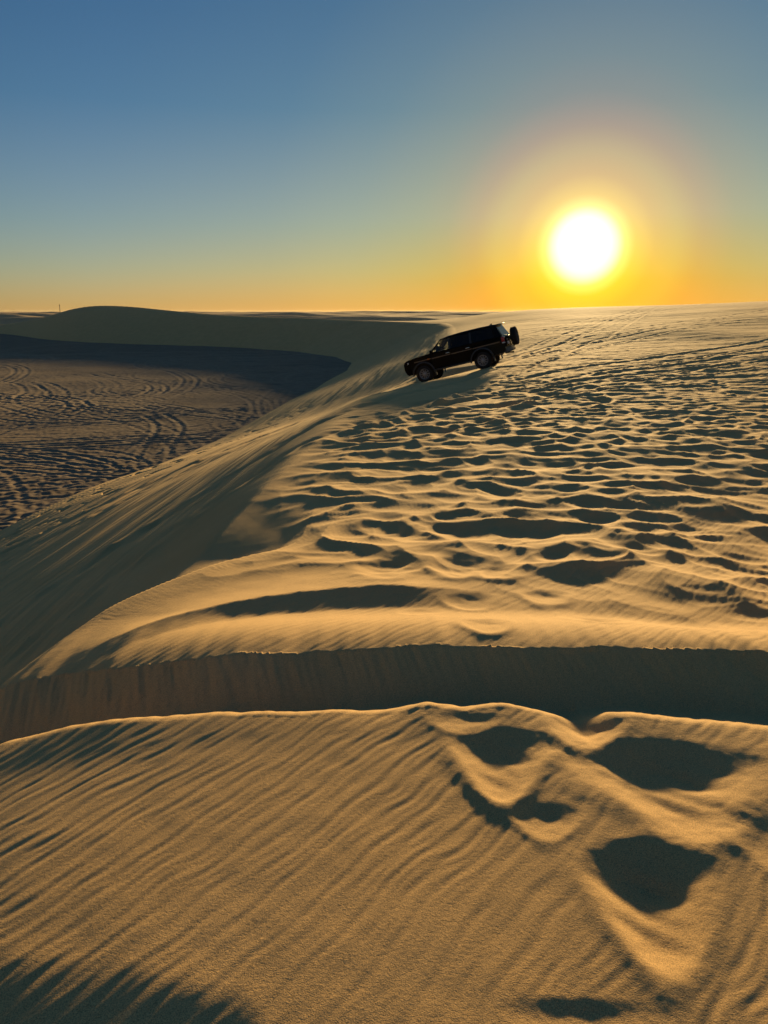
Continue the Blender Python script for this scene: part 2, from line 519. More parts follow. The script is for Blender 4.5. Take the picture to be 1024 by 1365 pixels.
        hh = hh + lo_ * sstep(150, 60, r) * .030 * st
        hh = hh + lo_ * .03 * noise(lee / 1.2, arc / 14, 54)
        # a line of footprints low on the lee face
        sp = sstep(8.5, 10.0, lee) * sstep(14, 12, lee) * sstep(60, 40, r)
        hh = hh - .10 * sp * sstep(.30, .55, noise(x * 1.6, y * 1.1, 55))
    hh = hh - slip
    # the sand packed under the car
    ax_, ay_ = x - CAR_X, y - CAR_Y
    fx = ax_ * car_head[0] + ay_ * car_head[1]
    lx = ax_ * car_left[0] + ay_ * car_left[1]
    plane = CAR_H - math.tan(R(CAR_PITCH)) * fx + math.tan(R(CAR_ROLL)) * lx
    w = sstep(1.55, .85, np.maximum(np.abs(fx) / 2.2, np.abs(lx) / 1.75))
    hh = hh * (1 - w) + (plane + .010 * noise(x * 3, y * 3, 60)) * w
    floor_h = -9.2
    return np.maximum(hh, np.where(d < 0, floor_h, -30))


# ------------------------------------------------------------------ materials
def principled(name, col, rough=.5, metal=0, spec=.5):
    m = bpy.data.materials.new(name)
    m.use_nodes = True
    b = m.node_tree.nodes['Principled BSDF']
    b.inputs['Base Color'].default_value = (*col, 1)
    b.inputs['Roughness'].default_value = rough
    b.inputs['Metallic'].default_value = metal
    b.inputs['Specular IOR Level'].default_value = spec
    return m, m.node_tree.nodes, m.node_tree.links, b


def sand_material(name, c0, c1, grain_bump=True, track=False, sheen=.18):
    m, n, l, b = principled(name, c0, .95, 0, .06)
    b.inputs['Sheen Weight'].default_value = sheen          # backlit grains scatter at grazing angles
    b.inputs['Sheen Roughness'].default_value = .55
    b.inputs['Sheen Tint'].default_value = (1, .74, .38, 1)
    tc = N(n, 'ShaderNodeNewGeometry')
    big = N(n, 'ShaderNodeTexNoise')
    big.inputs['Scale'].default_value = .7
    big.inputs['Detail'].default_value = 6
    l.new(tc.outputs['Position'], big.inputs['Vector'])
    gr = N(n, 'ShaderNodeTexNoise')
    gr.inputs['Scale'].default_value = 330
    gr.inputs['Detail'].default_value = 2
    l.new(tc.outputs['Position'], gr.inputs['Vector'])
    mix = N(n, 'ShaderNodeMixRGB')
    mix.inputs[1].default_value = (*c0, 1)
    mix.inputs[2].default_value = (*c1, 1)
    rp = ramp(n, [(.35, (0, 0, 0)), (.65, (1, 1, 1))])
    l.new(big.outputs[0], rp.inputs[0])
    l.new(rp.outputs[0], mix.inputs[0])
    g2 = ramp(n, [(.30, (.42, .42, .42)), (.5, (1, 1, 1)), (.70, (1.5, 1.45, 1.35))])
    l.new(gr.outputs[0], g2.inputs[0])
    mul = N(n, 'ShaderNodeMixRGB', blend_type='MULTIPLY')
    mul.inputs[0].default_value = .8
    l.new(mix.outputs[0], mul.inputs[1])
    l.new(g2.outputs[0], mul.inputs[2])
    out = mul
    if track:
        at = N(n, 'ShaderNodeAttribute', attribute_name='track')
        tm = N(n, 'ShaderNodeMixRGB')
        tm.inputs[2].default_value = (.38, .29, .19, 1)
        l.new(at.outputs['Fac'], tm.inputs[0])
        l.new(mul.outputs[0], tm.inputs[1])
        out = tm
    l.new(out.outputs[0], b.inputs['Base Color'])
    if grain_bump:
        b1 = N(n, 'ShaderNodeBump')
        b1.inputs['Strength'].default_value = .6
        b1.inputs['Distance'].default_value = .0012
        l.new(gr.outputs[0], b1.inputs['Height'])
        mid = N(n, 'ShaderNodeTexNoise')
        mid.inputs['Scale'].default_value = 90
        mid.inputs['Detail'].default_value = 3
        l.new(tc.outputs['Position'], mid.inputs['Vector'])
        b2 = N(n, 'ShaderNodeBump')
        b2.inputs['Strength'].default_value = .3
        b2.inputs['Distance'].default_value = .003
        l.new(mid.outputs[0], b2.inputs['Height'])
        l.new(b1.outputs[0], b2.inputs['Normal'])
        l.new(b2.outputs[0], b.inputs['Normal'])
    return m


M_SAND = sand_material('dune_sand', (.68, .435, .185), (.61, .385, .158))
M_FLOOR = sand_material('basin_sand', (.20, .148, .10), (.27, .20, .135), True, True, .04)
M_FAR = sand_material('distant_sand', (.52, .36, .2), (.44, .3, .165), False, False, .1)


def link(o, parent=None):
    scene.collection.objects.link(o)
    if parent:
        o.parent = parent
    return o


def tag(o, label, cat, kind=None, group=None):
    o['label'] = label
    o['category'] = cat
    if kind:
        o['kind'] = kind
    if group:
        o['group'] = group
    return o


def grid_mesh(name, X, Y, Z, mat, keep=None, attr=None, seam=False):
    nr, nc = X.shape
    co = np.stack([X, Y, Z], -1).reshape(-1, 3).astype(np.float32)
    idx = np.arange(nr * nc).reshape(nr, nc)
    q = np.stack([idx[:-1, :-1], idx[:-1, 1:], idx[1:, 1:], idx[1:, :-1]], -1).reshape(-1, 4)
    if keep is not None:
        k = keep[:-1, :-1].reshape(-1)
        q = q[k]
    used = np.zeros(nr * nc, bool)
    used[q.reshape(-1)] = True
    remap = np.cumsum(used) - 1
    co = co[used]
    q = remap[q]
    me = bpy.data.meshes.new(name)
    me.vertices.add(len(co))
    me.vertices.foreach_set('co', co.reshape(-1))
    me.loops.add(q.size)
    me.loops.foreach_set('vertex_index', q.reshape(-1).astype(np.int32))
    me.polygons.add(len(q))
    me.polygons.foreach_set('loop_start', np.arange(0, q.size, 4, dtype=np.int32))
    me.polygons.foreach_set('use_smooth', np.ones(len(q), bool))
    me.update(calc_edges=True)
    if attr is not None:
        for an, av in attr.items():
            a = me.attributes.new(an, 'FLOAT', 'POINT')
            a.data.foreach_set('value', av.reshape(-1)[used].astype(np.float32))
    if seam:
        P = np.stack([X, Y, Z], -1)
        gu, gv = np.gradient(P, axis=0), np.gradient(P, axis=1)
        nn = np.cross(gv, gu).reshape(-1, 3)[used]
        nn *= np.sign(nn[:, 2:3] + 1e-12)
        nn /= np.linalg.norm(nn, axis=1)[:, None] + 1e-12
        me.normals_split_custom_set_from_vertices(nn.astype(np.float32))
    me.materials.append(mat)
    return link(bpy.data.objects.new(name, me))


def spaced(segments):
    out = []
    for a, b, n in segments:
        out.append(np.linspace(a, b, n, endpoint=False))
    out.append(np.array([segments[-1][1]]))
    return np.concatenate(out)


# ------------------------------------------------------------------ ground meshes
OY = -.7                                  # middle of the fan of grid lines
az = spaced([(-180, -70, 50), (-70, -33, 60), (-33, 33, 1010), (33, 70, 60), (70, 180, 50)]) * math.pi / 180
rs = [.02, .2, .45, .7, .95, 1.15, 1.35, 1.5, 1.62, 1.72, 1.8]
r_ = 1.8
while r_ < 480:
    r_ += min(r_ * r_ / 1300.0 * (1 + 1.2 / r_ ** 2), .0062 * r_) if r_ < 200 else .012 * r_
    rs.append(r_)
rs = np.array(rs)
AZ, RR = np.meshgrid(az, rs)
X, Y = RR * np.sin(AZ), RR * np.cos(AZ) + OY
Z = np.empty_like(X)
for i in range(0, len(rs), 80):
    Z[i:i + 80] = dune_height(X[i:i + 80], Y[i:i + 80])

rad = np.hypot(X, Y)
# behind and beside the photographer the sheet ends; the plain takes over
far_part = (X < (Y - 60) * .02) & (rad > 112)
keep_near = (Z > -9.15) & ~far_part & ((np.abs(AZ) < R(75)) | (RR < 60))
o = grid_mesh('dune', X, Y, Z + CZ, M_SAND, keep_near, None, True)
tag(o, 'golden rippled sand dune with drifted footprints, sharp ridges and a steep shaded side', 'dune', 'structure')
o = grid_mesh('background_dune', X, Y, Z + CZ, M_SAND, far_part & (np.abs(AZ) < R(75)), None, True)
tag(o, 'long dark shaded dune closing off the far end of the sandy hollow', 'dune', 'structure')

# hollow floor with wheel tracks
azf = spaced([(-60, -31, 40), (-31, 8, 700), (8, 20, 20)]) * math.pi / 180
dep = np.concatenate([np.linspace(30, 17.5, 30, endpoint=False), np.linspace(17.5, 1.3, 720)])
rf = 8.0 / np.tan(dep * math.pi / 180)
AF, RF = np.meshgrid(azf, rf)
XF, YF = RF * np.sin(AF), RF * np.cos(AF)
groove = np.zeros_like(XF)
ridge = np.zeros_like(XF)
trk = np.zeros_like(XF)
rnd = random.Random(11)
ARCS = []
for i in range(150):
    yy = 26 + 125 * rnd.random() ** 1.2
    xx = -.03 * yy - rnd.random() * (.52 * yy)
    rad0 = rnd.choice([5, 8, 12, 18, 28, 45]) * (.8 + .4 * rnd.random()) * (.6 + yy / 120)
    a0, al = rnd.random() * 6.28, 1.0 + 2.6 * rnd.random()
    am = a0 + al / 2                        # the arc passes through (xx, yy)
    ARCS.append((xx - rad0 * math.cos(am), yy - rad0 * math.sin(am), rad0, a0, al, .35 + .65 * rnd.random() ** 1.5))
for cx, cy, rad_, a0, al, dpt in ARCS:
    dx, dy = XF - cx, YF - cy
    rho = np.hypot(dx, dy)
    msk = (rho < rad_ + 3) & (rho > rad_ - 3)
    if not msk.any():
        continue
    ang = (np.arctan2(dy[msk], dx[msk]) - a0) % (2 * np.pi)
    win = sstep(0, .15, ang) * sstep(al, al - .25, ang)
    q = rho[msk] - rad_ + .12 * noise(XF[msk] * .15, YF[msk] * .15, 70)
    wdt = .12 + .0011 * np.clip(RF[msk], 25, 150)
    for off in (-.85, .85):
        g = np.exp(-((q - off) / wdt) ** 2)
        e = np.exp(-((np.abs(q - off) - 2.0 * wdt) / (wdt * .8)) ** 2)
        groove[msk] += -.032 * dpt * g * win
        ridge[msk] += .02 * dpt * e * win
        trk[msk] = np.maximum(trk[msk], 1.0 * (g * .7 + e * .35) * win * dpt)
rough = (1 + 1.2 * sstep(60, 30, RF)) * (.011 * fbm(XF * 1.1, YF * .8, 71, 3) + .010 * noise(XF * 3.3, YF * 2.4, 72)) + .14 * noise(XF * .1, YF * .08, 73)
ZF = -8.0 + rough * sstep(260, 120, RF) + np.clip(groove, -.12, .12) + np.clip(ridge, 0, .09)
dF, _ = brink(XF, YF)
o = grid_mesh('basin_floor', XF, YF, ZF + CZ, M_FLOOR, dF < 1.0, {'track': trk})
tag(o, 'flat dark sandy floor of the hollow, crossed by looping wheel tracks', 'sand floor', 'structure')

# the plain of low dunes reaching the horizon
azd = spaced([(-180, -40, 60), (-40, 40, 620), (40, 180, 60)]) * math.pi / 180
rd = np.concatenate([np.geomspace(45, 300, 12, endpoint=False), np.geomspace(300, 9000, 230)])
AD, RD = np.meshgrid(azd, rd)
XD, YD = RD * np.sin(AD), RD * np.cos(AD)
w1 = noise(XD / 420 + .6 * noise(XD / 300, YD / 300, 80), YD / 190, 81)
w2 = noise(XD / 170, YD / 85 + .4 * noise(XD / 200, YD / 200, 84), 82)
zd = -11.5 + 9.5 * np.abs(w1) ** .8 * sstep(330, 700, RD) + 3.5 * (1 - np.abs(w2)) * sstep(300, 600, RD) + .8 * noise(XD / 40, YD / 25, 83)
zd = np.where(RD < 300, -13.0, zd) - 3 * sstep(3000, 9000, RD)
o = grid_mesh('distant_dunes', XD, YD, zd + CZ, M_FAR)
tag(o, 'low sunlit sand dunes stretching away to the horizon', 'dunes', 'structure')

# ------------------------------------------------------------------ the car
M_PAINT, pn, pl, pb = principled('black_paint', (.003, .0026, .0026), .2, 0, .09)
pb.inputs['Coat Weight'].default_value = .0
pb.inputs['Coat Roughness'].default_value = .12
nz = N(pn, 'ShaderNodeTexNoise')
nz.inputs['Scale'].default_value = 6
nz.inputs['Detail'].default_value = 6
rp = ramp(pn, [(.35, (.12, .12, .12)), (.75, (.3, .3, .3))])       # desert dust dulls the gloss
pl.new(nz.outputs[0], rp.inputs[0])
pl.new(rp.outputs[0], pb.inputs['Roughness'])


def noisy(name, col, rough, metal=0.0, spec=.5, scale=20.0, amount=.35):
    m, n, l, b = principled(name, col, rough, metal, spec)
    t = N(n, 'ShaderNodeTexNoise')
    t.inputs['Scale'].default_value = scale
    t.inputs['Detail'].default_value = 5
    k = ramp(n, [(.3, tuple(c * (1 - amount) for c in col)), (.7, tuple(min(1, c * (1 + amount)) for c in col))])
    l.new(t.outputs[0], k.inputs[0])
    l.new(k.outputs[0], b.inputs['Base Color'])
    return m


M_TYRE = noisy('tyre_rubber', (.016, .015, .014), .85, 0, .3)
M_RIM = noisy('wheel_metal', (.30, .29, .285), .42, .5)
M_TRIM = noisy('black_trim', (.014, .013, .013), .55)
M_STRIPE = noisy('stripe_film', (.11, .07, .04), .4)
M_SEAT = noisy('seat_fabric', (.05, .042, .036), .8)
M_CHROME = noisy('chrome', (.62, .61, .60), .16, 1.0, .5, 20, .1)
M_RED = noisy('red_lens', (.32, .012, .015), .2, 0, .6)
M_ORANGE = noisy('orange_lens', (.55, .14, .02), .25, 0, .6)
M_LAMP = noisy('headlamp_lens', (.62, .63, .64), .12, .2, .8, 20, .15)
M_PLATE = noisy('plate_white', (.62, .62, .60), .5, 0, .5, 20, .08)
M_POLE = noisy('weathered_pole', (.09, .07, .05), .8)


def glass(name, tint, clear):
    m = bpy.data.materials.new(name)
    m.use_nodes = True
    n, l = m.node_tree.nodes, m.node_tree.links
    n.clear()
    tr = N(n, 'ShaderNodeBsdfTransparent')
    tr.inputs[0].default_value = (*tint, 1)
    gl = N(n, 'ShaderNodeBsdfGlossy')
    gl.inputs['Roughness'].default_value = .05
    fr = N(n, 'ShaderNodeFresnel')
    fr.inputs[0].default_value = 1.28
    dn = N(n, 'ShaderNodeTexNoise')
    dn.inputs['Scale'].default_value = 3
    du = N(n, 'ShaderNodeBsdfDiffuse')
    du.inputs[0].default_value = (.35, .30, .24, 1)
    mx = N(n, 'ShaderNodeMixShader')
    l.new(fr.outputs[0], mx.inputs[0])
    l.new(tr.outputs[0], mx.inputs[1])
    l.new(gl.outputs[0], mx.inputs[2])
    mr = N(n, 'ShaderNodeMapRange')
    mr.inputs['To Min'].default_value = .0
    mr.inputs['To Max'].default_value = clear
    l.new(dn.outputs[0], mr.inputs[0])
    m2 = N(n, 'ShaderNodeMixShader')
    l.new(mr.outputs[0], m2.inputs[0])
    l.new(mx.outputs[0], m2.inputs[1])
    l.new(du.outputs[0], m2.inputs[2])
    o = N(n, 'ShaderNodeOutputMaterial')
    l.new(m2.outputs[0], o.inputs[0])
    return m


M_GLASS = glass('clear_glass', (.72, .74, .72), .10)
M_TINT = glass('tinted_glass', (.10, .10, .10), .04)
M_REAR = glass('rear_glass', (.30, .31, .31), .35)


def mesh_obj(name, bm, mat, parent=None, smooth=True, angle=35):
    bmesh.ops.recalc_face_normals(bm, faces=bm.faces)
    me = bpy.data.meshes.new(name)
    bm.to_mesh(me)
    bm.free()
    if smooth:
        me.polygons.foreach_set('use_smooth', [True] * len(me.polygons))
        me.set_sharp_from_angle(angle=R(angle))
    me.materials.append(mat)
    return link(bpy.data.objects.new(name, me), parent)


def prism(bm, pts, off):
    """closed slab over the polygon pts, thickened along off"""
    a = [bm.verts.new(p) for p in pts]
    b = [bm.verts.new(Vector(p) + Vector(off)) for p in pts]
    n = len(pts)
    bm.faces.new(a)
    bm.faces.new(b[::-1])
    for i in range(n):
        bm.faces.new((a[i], b[i], b[(i + 1) % n], a[(i + 1) % n]))
    return a + b


def box(bm, c, s, rot=None, bev=0.0, seg=2):
    m = Matrix.Translation(c) @ (rot.to_4x4() if rot else Matrix.Identity(4)) @ Matrix.Diagonal((*s, 1))
    g = bmesh.ops.create_cube(bm, size=1, matrix=m)
    if bev:
        ed = list({e for v in g['verts'] for e in v.link_edges})
        bmesh.ops.bevel(bm, geom=ed, offset=bev, segments=seg, affect='EDGES', profile=.6)


def lathe(bm, prof, n=32, axis='Y', c=(0, 0, 0), phase=0):
    """revolve (radius, along) pairs round an axis"""
    rings = []
    for r, t in prof:
        ring = []
        for i in range(n):
            a = 2 * math.pi * i / n + phase
            p = (r * math.cos(a), t, r * math.sin(a)) if axis == 'Y' else \
                ((t, r * math.cos(a), r * math.sin(a)) if axis == 'X' else (r * math.cos(a), r * math.sin(a), t))
            ring.append(bm.verts.new(Vector(p) + Vector(c)))
        rings.append(ring)
    for A, B in zip(rings[:-1], rings[1:]):
        for i in range(n):
            bm.faces.new((A[i], A[(i + 1) % n], B[(i + 1) % n], B[i]))
    for ring in (rings[0], rings[-1]):
        if (ring[0].co - ring[n // 2].co).length > 1e-4:
            bm.faces.new(ring)


def tube(bm, pts, r, n=8):
    pts = [Vector(p) for p in pts]
    rings = []
    for i, p in enumerate(pts):
        d = (pts[min(i + 1, len(pts) - 1)] - pts[max(i - 1, 0)]).normalized()
        u = d.orthogonal().normalized() if i == 0 else (u - d * u.dot(d)).normalized()
        v = d.cross(u)
        rings.append([bm.verts.new(p + (u * math.cos(2 * math.pi * k / n) + v * math.sin(2 * math.pi * k / n)) * r) for k in range(n)])
    for A, B in zip(rings[:-1], rings[1:]):
        for k in range(n):
            bm.faces.new((A[k], A[(k + 1) % n], B[(k + 1) % n], B[k]))
    bm.faces.new(rings[0][::-1])
    bm.faces.new(rings[-1])


FA, RA, WR, ARCH = 1.425, -1.425, .405, .50     # axles, tyre radius, arch radius
HW, BELT, ROOF = .975, 1.25, 1.86


def plan(x):
    """how far the sides draw in towards nose and tail"""
    t = max(0.0, (x - 1.55) / .85)
    u = max(0.0, (-x - 2.05) / .6)
    return 1 - .17 * t * t - .09 * u * u


def side(x, z, s, out=0.0):
    """a point on the slanted side above the belt line"""
    y = (HW - .035 - max(0, z - BELT) * .30) * plan(x * .8) + out
    return (x, s * y, z)


car = bpy.data.objects.new('parked_car', None)
link(car)
tag(car, 'black four-wheel-drive car with spare wheel on its tailgate, tipping nose down over the dune edge', 'car')

# lower body: side outline with wheel arches, drawn in at nose and tail
out = [(2.20, .50), (2.33, .58), (2.39, .74), (2.38, 1.0), (2.33, 1.10), (2.2, 1.155), (1.7, 1.205), (1.15, 1.238), (.95, BELT),
       (0, BELT + .01), (-1.2, BELT + .02), (-2.45, BELT + .02), (-2.53, 1.16), (-2.57, .86), (-2.55, .62), (-2.44, .54)]


def arch(cx, n=10):
    z0 = .47
    a0 = math.asin((z0 - WR) / ARCH)
    return [(cx + ARCH * math.cos(a), WR + ARCH * math.sin(a)) for a in np.linspace(math.pi - a0, a0, n)]


out += [(p[0], p[1]) for p in arch(RA)]
out += [(p[0], p[1]) for p in arch(FA)]
bm = bmesh.new()
slices = [-HW, -HW + .02, -.5, 0, .5, HW - .02, HW]
rows_ = []
for yy in slices:
    ins = .03 if abs(yy) == HW else 0.0
    row = []
    for (px, pz) in out:
        zz = pz
        if ins and pz > 1.0:
            zz = pz - ins
        crown = 0.018 * (1 - (yy / HW) ** 2) if pz > 1.05 else 0
        bow = .05 * (1 - (yy / HW) ** 2) * (1 if px > 2.1 else (-.5 if px < -2.4 else 0))
        row.append(bm.verts.new((px + bow, yy * plan(px), zz + crown)))
    rows_.append(row)
n_ = len(out)
for A, B in zip(rows_[:-1], rows_[1:]):
    for i in range(n_):
        bm.faces.new((A[i], A[(i + 1) % n_], B[(i + 1) % n_], B[i]))
for row in (rows_[0], rows_[-1]):
    f = bm.faces.new(row)
    bmesh.ops.triangulate(bm, faces=[f])
body = mesh_obj('body', bm, M_PAINT, car)

# bonnet with its raised middle
bm = bmesh.new()
hp = [(2.30, 1.125), (2.1, 1.175), (1.7, 1.218), (1.16, 1.252)]
rowz = []
for t in (-.80, -.66, -.3, 0, .3, .66, .80):
    lift = .012 if abs(t) > .7 else (.03 if abs(t) > .5 else .036)
    rowz.append([bm.verts.new((x, t * plan(x), z + lift)) for x, z in hp])
for A, B in zip(rowz[:-1], rowz[1:]):
    for i in range(len(hp) - 1):
        bm.faces.new((A[i], A[i + 1], B[i + 1], B[i]))
bmesh.ops.solidify(bm, geom=bm.faces[:], thickness=.02)
mesh_obj('bonnet', bm, M_PAINT, car)

# roof shell
bm = bmesh.new()
rp_ = [(.30, 1.795), (.05, 1.842), (-.6, 1.868), (-1.5, 1.862), (-2.12, 1.835), (-2.27, 1.80)]
rowz = []
for t in (-1, -.93, -.6, 0, .6, .93, 1):
    dz = -.055 if abs(t) == 1 else (-.012 if abs(t) > .9 else .008 * (1 - t * t))
    rowz.append([bm.verts.new((x + .05 * (1 - t * t) * (1 if x > 0 else 0), t * .765 * (1 - .03 * (x < -2)), z + dz)) for x, z in rp_])
for A, B in zip(rowz[:-1], rowz[1:]):
    for i in range(len(rp_) - 1):
        bm.faces.new((A[i], A[i + 1], B[i + 1], B[i]))
bmesh.ops.solidify(bm, geom=bm.faces[:], thickness=.045)
roof = mesh_obj('roof', bm, M_PAINT, car)
bm = bmesh.new()
prism(bm, [(-1.78, -.015, 1.845), (-1.98, -.015, 1.835), (-1.95, -.015, 1.925)], (0, .024, 0))
mesh_obj('antenna_fin', bm, M_TRIM, roof, False)
bm = bmesh.new()
box(bm, (-2.29, 0, 1.80), (.20, 1.34, .035), Matrix.Rotation(R(8), 3, 'Y'), .012)
mesh_obj('rear_spoiler', bm, M_PAINT, roof)

ztop = 1.79
for s_ in (-1, 1):
    off = (0, -s_ * .045, 0)

    def slab(name, pts, mat, o=off, parent=car, outw=0.0):
        b_ = bmesh.new()
        prism(b_, [side(x, z, s_, outw) for x, z in pts], o)
        return mesh_obj(name, b_, mat, parent, False)
    # pillars
    slab('pillar', [(1.02, BELT), (.94, BELT), (.27, ztop), (.36, ztop)], M_PAINT)
    slab('pillar', [(.06, BELT), (-.05, BELT), (-.08, ztop), (.0, ztop)], M_TRIM)
    slab('pillar', [(-.98, BELT), (-1.08, BELT), (-1.08, ztop), (-1.0, ztop)], M_TRIM)
    slab('pillar', [(-2.16, BELT), (-2.50, BELT), (-2.24, ztop), (-2.02, ztop)], M_PAINT)
    slab('window_rail', [(.36, ztop), (.27, ztop - .04), (-2.1, ztop - .04), (-2.2, ztop + .0)], M_PAINT, outw=.002)
    thin = (0, -s_ * .006, 0)
    in_ = -.018
    slab('window', [(.93, BELT), (.06, BELT), (.0, ztop), (.28, ztop)], M_GLASS, thin, outw=in_)
    slab('window', [(-.05, BELT), (-.98, BELT), (-1.0, ztop), (-.08, ztop)], M_TINT, thin, outw=in_)
    slab('window', [(-1.08, BELT), (-2.16, BELT), (-2.02, ztop), (-1.08, ztop)], M_TINT, thin, outw=in_)

    # doors, proud of the body by a few millimetres
    def panel(name, pts, mat, parent=car, th=.006, y=HW):
        b_ = bmesh.new()
        prism(b_, [(x, s_ * (y * plan(x)), z) for x, z in pts], (0, s_ * th, 0))
        return mesh_obj(name, b_, mat, parent, False)
    fd = panel('door', [(.93, .56), (.93, 1.20), (-.02, 1.21), (-.02, .56)], M_PAINT)
    rd_ = panel('door', [(-.035, .56), (-.035, 1.21), (-1.05, 1.22), (-1.05, .93), (-.90, .70), (-.88, .56)], M_PAINT)
    for dr, hx in ((fd, .10), (rd_, -.86)):
        b_ = bmesh.new()
        box(b_, (hx, s_ * (HW + .022), 1.10), (.19, .03, .03), None, .01)
        mesh_obj('door_handle', b_, M_CHROME, dr)
    # stripe along the flank, in the pieces it is cut into at the door gaps
    for a, b in ((1.80, .95), (.92, -.015), (-.04, -1.04), (-1.07, -2.35)):
        panel('side_stripe', [(a, .985), (a, 1.035), (b, 1.045), (b, .995)], M_STRIPE, car, .004, HW + .0065)
    panel('side_marker', [(1.13, 1.0), (1.13, 1.05), (1.02, 1.05), (1.02, 1.0)], M_ORANGE, car, .012, HW + .011)
    # sills and arch lips
    b_ = bmesh.new()
    box(b_, (0, s_ * (HW - .01), .46), (1.80, .17, .07), None, .02)
    mesh_obj('side_step', b_, M_TRIM, car)
    for cx in (FA, RA):
        b_ = bmesh.new()
        ang = np.linspace(R(-2), R(182), 17)
        prev = None
        for a in ang:
            x0, z0 = cx + ARCH * math.cos(a), WR + ARCH * math.sin(a)
            x1, z1 = cx + (ARCH + .07) * math.cos(a), WR + (ARCH + .07) * math.sin(a)
            yb, yt = s_ * (HW * plan(x0) - .02), s_ * (HW * plan(x0) + .03)
            q = [b_.verts.new(p) for p in ((x0, yb, z0), (x0, yt, z0), (x1, s_ * (HW * plan(x1) + .012), z1), (x1, s_ * (HW * plan(x1) - .02), z1))]
            if prev:
                for k in range(4):
                    b_.faces.new((prev[k], prev[(k + 1) % 4], q[(k + 1) % 4], q[k]))
            else:
                b_.faces.new(q)
            prev = q
        b_.faces.new(prev[::-1])
        mesh_obj('wheel_arch_lip', b_, M_TRIM, car)
    for cx in (FA, RA):
        b_ = bmesh.new()
        box(b_, (cx - .52, s_ * .83, .38), (.02, .26, .30), Matrix.Rotation(R(6), 3, 'Y'), .006)
        mesh_obj('mud_flap', b_, M_TRIM, car)
    # mirror
    b_ = bmesh.new()
    box(b_, (.84, s_ * 1.08, 1.31), (.13, .20, .17), None, .045, 3)
    mr_ = mesh_obj('door_mirror', b_, M_PAINT, car)
    b_ = bmesh.new()
    tube(b_, [(.86, s_ * .93, 1.24), (.85, s_ * 1.02, 1.27)], .028)
    mesh_obj('mirror_arm', b_, M_TRIM, mr_)
    # lamps
    b_ = bmesh.new()
    prism(b_, [(2.29, s_ * .86 * .86, 1.06), (2.385, s_ * .60 * .86, 1.03), (2.40, s_ * .60 * .86, .90), (2.30, s_ * .90 * .86, .92), (2.1, s_ * .975 * .93, 1.00), (2.1, s_ * .955 * .93, 1.06)],
          (.02, s_ * .012, 0.005))
    mesh_obj('headlight', b_, M_LAMP, car, False)
    b_ = bmesh.new()
    box(b_, (-2.50, s_ * .86, 1.10), (.14, .17, .22), None, .03)
    mesh_obj('taillight', b_, M_RED, car)
    b_ = bmesh.new()
    box(b_, (-2.51, s_ * .86, .955), (.13, .17, .05), None, .012)
    mesh_obj('reversing_lamp', b_, M_LAMP, car)
    # front seats
    for sx in ((.12,) if True else ()):
        b_ = bmesh.new()
        box(b_, (sx + .05, s_ * .40, .98), (.52, .50, .16), None, .05)
        box(b_, (sx - .22, s_ * .40, 1.28), (.15, .50, .58), Matrix.Rotation(R(-14), 3, 'Y'), .05)
        box(b_, (sx - .31, s_ * .40, 1.63), (.09, .26, .18), Matrix.Rotation(R(-10), 3, 'Y'), .035)
        mesh_obj('front_seat', b_, M_SEAT, car)
bm = bmesh.new()
box(bm, (-.95, 0, 1.02), (.52, 1.36, .16), None, .05)
box(bm, (-1.2, 0, 1.30), (.14, 1.36, .52), Matrix.Rotation(R(-14), 3, 'Y'), .05)
mesh_obj('rear_seat', bm, M_SEAT, car)
bm = bmesh.new()
box(bm, (.80, 0, 1.235), (.36, 1.60, .12), None, .04)
mesh_obj('dashboard', bm, M_TRIM, car)
bm = bmesh.new()
cen = Vector((.52, .40, 1.27))
ring = [cen + Matrix.Rotation(R(-65), 3, 'Y') @ Vector((.19 * math.cos(a), .19 * math.sin(a), 0)) for a in np.linspace(0, 2 * math.pi, 25)]
tube(bm, ring, .016, 6)
tube(bm, [cen, (.75, .40, 1.2)], .03, 6)
mesh_obj('steering_wheel', bm, M_TRIM, car)
# windscreen, rear screen
bm = bmesh.new()
prism(bm, [(1.0, -.86, BELT), (1.06, 0, BELT), (1.0, .86, BELT), (.33, .735, ztop), (.38, 0, ztop + .02), (.33, -.735, ztop)], (.004, 0, .004))
mesh_obj('windscreen', bm, M_GLASS, car, False)
for a in ((.15, .62), (-.62, .02)):
    bm = bmesh.new()
    tube(bm, [(1.085, a[0], BELT + .012), (.93, a[1], BELT + .12)], .008, 6)
    mesh_obj('wiper', bm, M_TRIM, car)
bm = bmesh.new()
prism(bm, [(-2.50, -.80, BELT + .03), (-2.50, .80, BELT + .03), (-2.25, .68, ztop), (-2.25, -.68, ztop)], (-.006, 0, 0))
mesh_obj('rear_window', bm, M_REAR, car, False)
# tailgate panel
bm = bmesh.new()
box(bm, (-2.59, 0, .98), (.05, 1.42, .50), Matrix.Rotation(R(-4), 3, 'Y'), .02)
tg = mesh_obj('tailgate', bm, M_PAINT, car)
bm = bmesh.new()
box(bm, (-2.63, .38, .92), (.012, .42, .13))
mesh_obj('number_plate', bm, M_PLATE, tg, False)
bm = bmesh.new()
box(bm, (-2.63, .30, 1.07), (.03, .55, .05), None, .01)
mesh_obj('tailgate_handle', bm, M_CHROME, tg)
